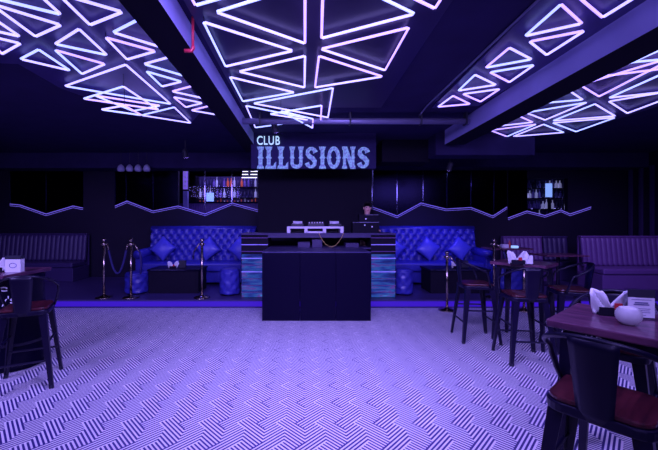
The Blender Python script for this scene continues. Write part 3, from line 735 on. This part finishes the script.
def ottoman(x, y, r, h, label):
    t = thing('ottoman', (x, y, STG), label, 'ottoman')
    n = 48
    bm = bmesh.new(); rings = []
    for j in range(17):
        z = .03+(h-.06)*j/16
        rings.append([bm.verts.new(((r-.02+tuft(2*PI*r*i/n, z, .10, .10, .022))*math.cos(2*PI*i/n), (r-.02+tuft(2*PI*r*i/n, z, .10, .10, .022))*math.sin(2*PI*i/n), z)) for i in range(n)])
    for A, D in zip(rings, rings[1:]):
        for k in range(n): bm.faces.new((A[k], A[(k+1) % n], D[(k+1) % n], D[k]))
    bm.faces.new(rings[0]); bm.faces.new(rings[-1][::-1])
    b = ob('tufted_side', bm, 'blue', t, smooth=True)
    ob('top_pad', LA([(r-.02, h-.05), (r+.004, h-.03), (r-.01, h), (r*.6, h+.02), (.02, h+.022)], n=32), 'blue', t, smooth=True)
    ob('base_ring', LA([(r-.03, 0), (r-.02, .03)], n=24), 'black', t)
ottoman(X(230, 6.72), 6.72, .19, .50, 'small round blue tufted ottoman left of the desk')
ottoman(X(403, 6.75), 6.75, .18, .50, 'small round blue tufted ottoman right of the desk')
ottoman(X(137, 6.85), 6.85, .21, .42, 'blue tufted ottoman beside the left black table')
ottoman(X(505, 7.3), 7.25, .30, .48, 'blue ottoman behind the middle bar table')

# black box tables
def low_table(x0, x1, y0, label):
    w = (x1-x0)/2; t = thing('low_table', ((x0+x1)/2, y0, STG), label, 'table')
    ob('body', B((-w+.02, .02, 0), (w-.02, .58, .44)), 'black', t, bevel=.005); ob('table_top', B((-w, 0, .441), (w, .6, .48)), 'gloss', t, bevel=.004)
    ob('top_edge', B((-w, -.004, .465), (w, -.001, .472)), 'edge', t)
    return t
low_table(X(147, 6.8), X(199, 6.8), 6.8, 'low black box table in front of the left blue sofa')
low_table(X(430, 6.8), X(491, 6.8), 6.8, 'low black box table in front of the right blue sofa')

# napkin caddy
def napkin(parent, pos, ry, rz, s=1):
    def f(u, v):
        x = (u-.5)*.11*s; z = v*.15*s*(1-.35*abs(u-.35))
        return Vector((x*(1-.45*v*(1 if u > .5 else .2)), .008*math.sin(u*9+v*5)+.02*math.sin(u*3), z))
    bm = grid(f, 12, 8); R = Matrix.Rotation(rz, 4, 'Z') @ Matrix.Rotation(ry, 4, 'Y')
    bmesh.ops.transform(bm, matrix=Matrix.Translation(pos) @ R, verts=bm.verts[:])
    o = ob('napkin', bm, 'paper', parent, smooth=True); o.modifiers.new('s', 'SOLIDIFY').thickness = .012
    return o
def caddy(x, y, z, rz, label, s=1):
    t = thing('napkin_caddy', (x, y, z), label, 'napkin holder', None, rz)
    bm = B((-.07*s, -.04*s, 0), (.07*s, .04*s, .01*s))
    for q in (-.04*s, .034*s): box(bm, (-.07*s, q, .01*s), (.07*s, q+.006*s, .05*s))
    box(bm, (-.003, -.034*s, .01*s), (.003, .034*s, .045*s))
    ob('holder', bm, 'black', t)
    napkin(t, (-.035*s, 0, .012*s), -.25, .2, s); napkin(t, (.035*s, .0, .012*s), .55, -.1, s)
    ob('sauce_packet', B((.0, -.052*s, .045*s), (.035*s, -.041*s, .08*s)), 'red', t)
    return t
for px, lab in ((173, 'white napkins in a holder on the left low black table'), (455, 'white napkins in a holder on the right low black table')):
    c = caddy(X(px, 7), 7.0, STG+.481, .3, lab, .95)
for px, lab in ((182, 'small dark menu box on the left low black table'), (465, 'small dark menu box on the right low black table')):
    tag(ob('menu_box', B((X(px, 7.05)-.07, 7.05, STG+.481), (X(px, 7.05)+.07, 7.12, STG+.63)), 'darkgrey', bevel=.004), lab, 'box')

# ---------------------------------------------------------------- benches
def bench(x0, x1, yf, yb, hback, label, m='bench', arm=True, seat=.45, rz=0):
    w = x1-x0; d = yb-yf; t = thing('channel_bench', (x0, yf, STG), label, 'bench', None, rz)
    ob('base', B((.0, .03, 0), (w, d, seat-.12)), 'bench_dark' if m != 'bench' else m, t, bevel=.01)
    ob('seat_cushion', B((.0, 0, seat-.115), (w, d-.16, seat)), m, t, bevel=.03, seg=3)
    n = max(4, int(w/.11))
    f = lambda u, v: Vector((.01+u*(w-.02), d-.16+.07*v-.032*abs(math.sin(PI*u*n))**.5*min(1, (1-v)*9+.1), seat+v*(hback-seat)))
    ob('channelled_back', grid(f, n*8, 12, (0, .06, 0)), m, t, smooth=True)
    ob('back_cap', B((0, d-.12, hback-.02), (w, d, hback+.02)), m, t, bevel=.015)
    ob('back_support', B((0, d-.03, .0), (w, d, hback-.021)), m, t)
    return t
bench(X(0, 8.1)-.8, X(72, 8.1), 8.1, 8.76, 1.12, 'striped violet bench along the back wall at left', 'bench_dark')
bench(6.2, XR-.05, 7.05, 7.75, 1.10, 'striped violet bench nearest the right wall')
bench(X(507, 8.5), X(547, 8.5), 8.15, 8.78, 1.05, 'short striped violet bench at the back right, behind the middle tables')
bench(X(547.5, 8.5), 6.7, 8.25, 8.78, 1.05, 'dark plain bench between the short and the near right bench', 'bench_dark')
# bar table on the platform behind the right stools
def plain_table(x, y, z0, w, d, h, label, rz=0):
    t = thing('side_table', (x, y, z0), label, 'table', None, rz)
    ob('table_top', B((-w/2, -d/2, h-.03), (w/2, d/2, h)), 'wood', t, bevel=.004)
    ob('pedestal', T([(0, 0, .02), (0, 0, h-.03)], .035, 12), 'metal', t); ob('foot_plate', B((-.2, -.2, 0), (.2, .2, .02)), 'metal', t, bevel=.004)
plain_table(X(500, 7.0), 6.78, STG, .78, .45, .92, 'narrow wooden table on the platform behind the middle bar table')
plain_table(X(565, 7.3), 7.5, STG, .9, .6, .72, 'dark wooden table between the two right benches')
xq = X(508, 6.8)
tag(ob('condiment_bottle', LA([(.02, 0), (.026, .01), (.026, .09), (.01, .12), (.01, .14)], n=10, c=(xq, 6.75, STG+.921)), 'red', smooth=True), 'small red bottle on the narrow platform table', 'bottle')
tag(ob('condiment_box', B((xq-.16, 6.7, STG+.921), (xq-.04, 6.8, STG+.99)), 'grey', bevel=.004), 'small pale box beside the red bottle on the platform table', 'box')
tag(ob('condiment_box', B((xq+.05, 6.7, STG+.921), (xq+.15, 6.8, STG+.96)), 'screen', bevel=.004), 'small cyan box right of the red bottle on the platform table', 'box')

# ---------------------------------------------------------------- rope posts
def post(x, y, z, label):
    t = thing('rope_post', (x, y, z), label, 'rope post', 'chrome rope posts')
    ob('base_plate', LA([(.15, 0), (.15, .012), (.13, .022), (.04, .04), (.025, .06)], n=32), 'chrome', t, smooth=True)
    ob('pole', T([(0, 0, .05), (0, 0, .90)], .022, 14), 'chrome', t, smooth=True)
    cp = ob('collar', LA([(.035, .90), (.042, .91), (.042, .945), (.03, .955)], n=16), 'chrome', t, smooth=True)
    ob('knob', LA([(.012, .955), (.018, .965), (.034, .985), (.036, 1.0), (.026, 1.022), (.008, 1.03)], n=16), 'chrome', t, smooth=True)
    for a in range(4): ob('hook_ring', T([(.05*math.cos(a*PI/2)+.012*math.cos(q)*math.cos(a*PI/2), .05*math.sin(a*PI/2)+.012*math.cos(q)*math.sin(a*PI/2), .93+.012*math.sin(q)) for q in [2*PI*i/8 for i in range(8)]], .004, 5, True), 'chrome', t)
    return t
r0 = post(X(104, 6.42), 6.42, STG, 'chrome rope post on the platform, farthest left')
r0.scale.z = 1.09
def cp(px, Y, z, lab):
    o = dup(r0, (X(px, Y), Y, z), 0, lab); o.scale.z = 1.09 if z else 1.03; return o
cp(131, 6.42, STG, 'chrome rope post at the left corner of the left blue sofa area')
cp(202, 6.42, STG, 'chrome rope post in front of the left blue sofa, nearest the desk')
cp(494, 6.42, STG, 'chrome rope post on the platform behind the middle bar stools')
cp(447, 6.08, 0, 'chrome rope post on the dance floor left of the bar stools')
cp(524, 6.06, 0, 'chrome rope post on the dance floor hidden behind the middle bar stool')
def rope(a, b, sag, label):
    a, b = Vector(a), Vector(b); n = 18
    pts = [a.lerp(b, i/n)-Vector((0, 0, sag*4*(i/n)*(1-i/n))) for i in range(n+1)]
    t = thing('velvet_rope', a, label, 'rope'); pts = [p-a for p in pts]
    ob('cord', T(pts[1:-1], .020, 10), 'rope', t, smooth=True)
    for s in (pts[:2], pts[-2:]): ob('clip', T([s[0], s[1]], .013, 8), 'chrome', t, smooth=True)
Yp = 6.42
rope((X(104, Yp)+.07, Yp, STG+1.01), (X(131, Yp)-.07, Yp, STG+1.01), .55, 'dark blue velvet rope hanging between the two left posts')
def loose(x, y, z, dx, label, L=.42):
    t = thing('velvet_rope', (x, y, z), label, 'rope')
    ob('clip', T([(0, 0, 0), (dx*.35, 0, -.05), (dx, 0, -.14)], .014, 8), 'chrome', t, smooth=True)
    ob('cord', T([(dx, 0, -.14), (dx*1.25, 0, -.25), (dx*1.3, 0, -.14-L*.6), (dx*1.2, 0, -.14-L)], .018, 8), 'rope', t, smooth=True)
loose(X(131, Yp)+.06, Yp, STG+1.01, .10, 'loose velvet rope end hanging from the post beside the left sofa')
loose(X(202, Yp)-.06, Yp, STG+1.01, -.09, 'short loose rope clip on the post nearest the desk', .15)
loose(X(447, 6.08)+.06, 6.08, .955, .12, 'loose velvet rope end hanging from the right floor post')
loose(X(494, Yp)+.06, Yp, STG+1.01, .12, 'loose rope end on the platform post behind the bar stools')

# ---------------------------------------------------------------- bar stools
def make_stool(loc, rz, label):
    t = thing('bar_stool', loc, label, 'bar stool', 'metal bar stools', rz)   # faces +y locally; back at -y
    def rr(w, d, r, n=5):
        p = []
        for cx_, cy_, a0 in ((w-r, d-r, 0), (-w+r, d-r, 90), (-w+r, -d+r, 180), (w-r, -d+r, 270)):
            for k in range(n+1):
                a = math.radians(a0+90*k/n); p.append((cx_+r*math.cos(a), cy_+r*math.sin(a)))
        return p
    ob('seat', P(rr(.185, .185, .07), .022, (0, 0, .742), 'z'), 'seatwood', t, bevel=.006)
    bm = bmesh.new(); prism(bm, rr(.195, .195, .075), .045, (0, 0, .695), 'z'); ob('seat_frame', bm, 'metal', t, bevel=.008)
    top, bot = .165, .235
    for sx in (-1, 1):
        for sy in (-1, 1):
            bm = bmesh.new(); ringsv = []
            for z, c, w in ((.70, top, .050), (.35, (top+bot)/2, .034), (0, bot, .022)):
                x, y = sx*c, sy*c
                pr = [(x+sx*.012, y+sy*.012), (x-sx*w, y+sy*.012), (x-sx*w, y+sy*.002), (x-sx*.004, y-sy*.004), (x+sx*.002, y-sy*w), (x+sx*.012, y-sy*w)]
                ringsv.append([bm.verts.new((a, b, z)) for a, b in pr])
            for A, D in zip(ringsv, ringsv[1:]):
                for k in range(6): bm.faces.new((A[k], A[(k+1) % 6], D[(k+1) % 6], D[k]))
            bm.faces.new(ringsv[0]); bm.faces.new(ringsv[-1][::-1])
            lg = ob('leg', bm, 'metal', t)
            ob('foot_cap', LA([(.018, 0), (.02, .012), (.016, .03)], n=10, c=(sx*(bot-.005), sy*(bot-.005), 0)), 'darkgrey', lg)
    for z, ax in ((.26, 0), (.26, 2), (.42, 1), (.42, 3)):
        c = top+(bot-top)*(1-z/.7)-.004
        q = {0: ((-c, -c), (c, -c)), 2: ((-c, c), (c, c)), 1: ((c, -c), (c, c)), 3: ((-c, -c), (-c, c))}[ax]
        ob('footrest', T([(*q[0], z), (*q[1], z)], .011, 8), 'metal', t)
    # hoop: from the seat front sides, up and round the back
    pts = []
    for k in range(25):
        a = PI*k/24
        x = .235*math.cos(a); s = math.sin(a)
        pts.append((x*(1-.0*s), .06-.29*s**.75, .93+.145*s**.8))
    pts = [(.19, .12, .725), (.215, .10, .80), (.232, .08, .875)]+pts+[(-.232, .08, .875), (-.215, .10, .80), (-.19, .12, .725)]
    ob('back_hoop', T(pts, .0125, 10), 'metal', t, smooth=True)
    def f(u, v): 
        w = (.062+.028*v)*(2*u-1)
        return Vector((w, -.185-.045*v-.012*(1-(2*u-1)**2), .70+.37*v))
    sp = ob('back_splat', grid(f, 6, 10), 'metal', t, smooth=True); sp.modifiers.new('s', 'SOLIDIFY').thickness = .004
    return t
def face(dx, dy): return math.atan2(-dx, dy)
A_ = Vector((.78, .62, 0)).normalized(); B_ = Vector((A_.y, -A_.x, 0))
S0 = make_stool((1.41, 1.60, 0), face(A_.x, A_.y), 'large foreground metal bar stool tucked under the near right table')
dup(S0, (2.12, 2.34, 0), face(-A_.x, -A_.y), 'metal bar stool on the far side of the near right table')
dup(S0, (2.31, 4.62, 0), face(.95, -.1), 'metal bar stool at the left of the middle bar table')
dup(S0, (2.52, 3.93, 0), face(.12, 1), 'metal bar stool with its back to the dance floor, in front of the middle table')
dup(S0, (3.28, 4.22, 0), face(-1, .25), 'metal bar stool at the right of the middle bar table')
dup(S0, (-2.72, 3.34, 0), face(-.5, 1), 'metal bar stool in front of the left barrel table')

# ---------------------------------------------------------------- bar tables
def bar_table(c, la, lb, label, ang=math.atan2(.62, .78)):
    t = thing('bar_table', (c[0], c[1], 0), label, 'bar table', None, ang)  # local x = along A, local y = -B
    ob('table_top', B((-la/2, -lb/2, 1.01), (la/2, lb/2, 1.05)), 'wood', t, bevel=.006)
    bm = bmesh.new()
    a, b = la/2-.06, lb/2-.06
    for y in (-b, b-.02): box(bm, (-a, y, .96), (a, y+.02, 1.009))
    for x in (-a, a-.02): box(bm, (x, -b+.021, .96), (x+.02, b-.001, 1.009))
    ob('apron', bm, 'metal', t)
    for sx in (-1, 1):
        for sy in (-1, 1):
            tp, bt = (sx*(a-.02), sy*(b-.02)), (sx*(a+.03), sy*(b+.03)); bm = bmesh.new(); R_ = []
            for (x, y), z, w in ((tp, .97, .028), (bt, 0, .018)): R_.append([bm.verts.new((x+p*w, y+q*w, z)) for p, q in ((-1, -1), (1, -1), (1, 1), (-1, 1))])
            for k in range(4): bm.faces.new((R_[0][k], R_[0][(k+1) % 4], R_[1][(k+1) % 4], R_[1][k]))
            bm.faces.new(R_[0]); bm.faces.new(R_[1][::-1]); ob('leg', bm, 'metal', t)
    return t
P1 = Vector((X(546, 1.86), 1.86, 0)); la, lb = .60, .90
cN = P1+A_*la/2+B_*lb/2
nt_ = bar_table(cN, la, lb, 'near right bar table with a dark red wooden top, holding the white bowl')
# white script on the table apron
o = ob('lettering', text_mesh("i f D.", .04, .002), 'paper', nt_); o.location = (-.26-.002, .25, .972); o.rotation_euler = (0, 0, -PI/2)
P1m = Vector((2.5, 4.6, 0)); cM = P1m+A_*.25+B_*.32
bar_table(cM, .5, .64, 'middle bar table with three metal stools around it, holding napkins')
# barrel table at left
t = thing('barrel_table', (-3.2, 3.78, 0), 'black drum table with white script at the left edge, wooden top', 'table')
ob('table_top', B((-.36, -.42, 1.01), (.22, .22, 1.05)), 'wood', t, bevel=.006)
dr = ob('drum', LA([(.23, 0), (.25, .01), (.25, .04), (.24, .05), (.26, .5), (.24, .95), (.25, .96), (.25, 1.0), (.23, 1.009)], n=40), 'gloss', t, smooth=True)
for z, r in ((.28, .253), (.66, .258)): ob('hoop', LA([(r-.01, z-.015), (r+.004, z-.015), (r+.004, z+.015), (r-.01, z+.015)], n=40), 'metal', dr)
def wrap(bm, r, a0):
    for v in bm.verts:
        a = a0+v.co.x/r; rad = r+(-v.co.y)
        v.co = Vector((rad*math.sin(a), -rad*math.cos(a), v.co.z))
    return bm
tm = text_mesh("y's", .11, .004); bmesh.ops.translate(tm, verts=tm.verts[:], vec=(0, 0, .73)); ob('lettering', wrap(tm, .264, .42), 'paper', dr)['label'] = 'white script lettering'
cur = T([(-.12+.045*math.cos(q)*(.5+q/9), 0, .885+.022*math.sin(q)*(.5+q/9)) for q in [k*.35 for k in range(16)]], .007, 6)
ob('lettering', wrap(cur, .262, .75), 'paper', dr)['label'] = 'white swirl of the script'

# things on the tables
def on(c, px, py, z=1.05): 
    Y = F*(H-z)/(py-CY); return X(px, Y), Y
x, y = on(0, 609, 315); caddy(x+.01, y, 1.051, -.35, 'crumpled white napkins in a dark holder on the near right table', .95)
x, y = on(0, 628.5, 324.5)
t = thing('bowl', (x, y, 1.051), 'round ribbed white candle bowl on the near right table', 'bowl')
prof = []
for k in range(25):
    a = -PI/2+.45+(PI-1.15)*k/24
    prof.append((.053*math.cos(a)+.0022*(1 if k % 2 else -1), .048+.052*math.sin(a)))
prof[0] = (prof[0][0], 0)
ob('bowl_body', LA(prof+[(prof[-1][0]-.006, prof[-1][1]-.002), (.044, .05), (.03, .02), (.01, .015)], n=36), 'white', t, smooth=True)
x, y = on(0, 641, 319)
t = thing('menu_stand', (x, y, 1.051), 'clear acrylic menu stand with a white card behind the white bowl', 'menu stand', None, -.25)
ob('acrylic_holder', B((-.075, 0, .006), (.075, .004, .165)), 'acrylic', t)
ob('foot', B((-.075, -.04, 0), (.075, .04, .005)), 'acrylic', t)
cd = ob('card', B((-.06, -.003, .008), (.06, -.001, .115)), 'paper', t)
ob('black_header', B((-.062, -.003, .117), (.062, -.001, .16)), 'darkgrey', t)
bm = bmesh.new()
for z, w in ((.104, .045), (.085, .03), (.075, .035), (.055, .04), (.045, .036), (.035, .04), (.02, .02)): box(bm, (-w, -.0042, z), (w, -.0032, z+(.006 if z in (.085, .075) else .002)))
ob('print_lines', bm, 'ink', cd)
x, y = on(0, 521, 264.5)
caddy(x-.02, y+.05, 1.051, -.2, 'white napkins in a dark holder on the middle bar table', 1.1)
t = thing('menu_stand', (x+.11, y+.02, 1.051), 'small white card stand beside the napkins on the middle table', 'menu stand', None, -.3)
ob('card', B((-.045, 0, .004), (.045, .003, .11)), 'paper', t); ob('foot', B((-.045, -.03, 0), (.045, .03, .004)), 'acrylic', t)
Yt = 3.62
t = thing('menu_box', (X(15, Yt), Yt, 1.051), 'white card box with dark lid on the left barrel table', 'box', None, .1)
ob('card', B((-.075, -.03, 0), (.075, .03, .135)), 'paper', t); ob('lid', B((-.077, -.032, .136), (.077, .032, .17)), 'darkgrey', t)
bm = T([(.035*math.cos(q), -.0312, .07+.025*math.sin(q)) for q in [2*PI*k/12 for k in range(12)]], .003, 4, True); ob('print_mark', bm, 'ink', t)
caddy(X(5, Yt)-.07, Yt-.02, 1.051, .2, 'white napkin and red packet left of the card box on the barrel table', 1.0)

# ---------------------------------------------------------------- world, camera, view
w = bpy.data.worlds.new('World'); bpy.context.scene.world = w; w.use_nodes = True
w.node_tree.nodes['Background'].inputs[0].default_value = (.02, .015, .08, 1); w.node_tree.nodes['Background'].inputs[1].default_value = .3
cam = bpy.data.cameras.new('Camera'); co = bpy.data.objects.new('Camera', cam); C.objects.link(co)
cam.sensor_width = 36; cam.lens = 36*F/658; cam.clip_start = .05; cam.clip_end = 60
cam.shift_x = (329-CX)/658; cam.shift_y = -(225-CY)/658
co.location = (0, 0, H); co.rotation_euler = (PI/2, 0, 0)
sc = bpy.context.scene; sc.camera = co
vs = sc.view_settings; vs.view_transform = 'Standard'; vs.look = 'None'; vs.gamma = 1; vs.use_curve_mapping = False; vs.exposure = 0
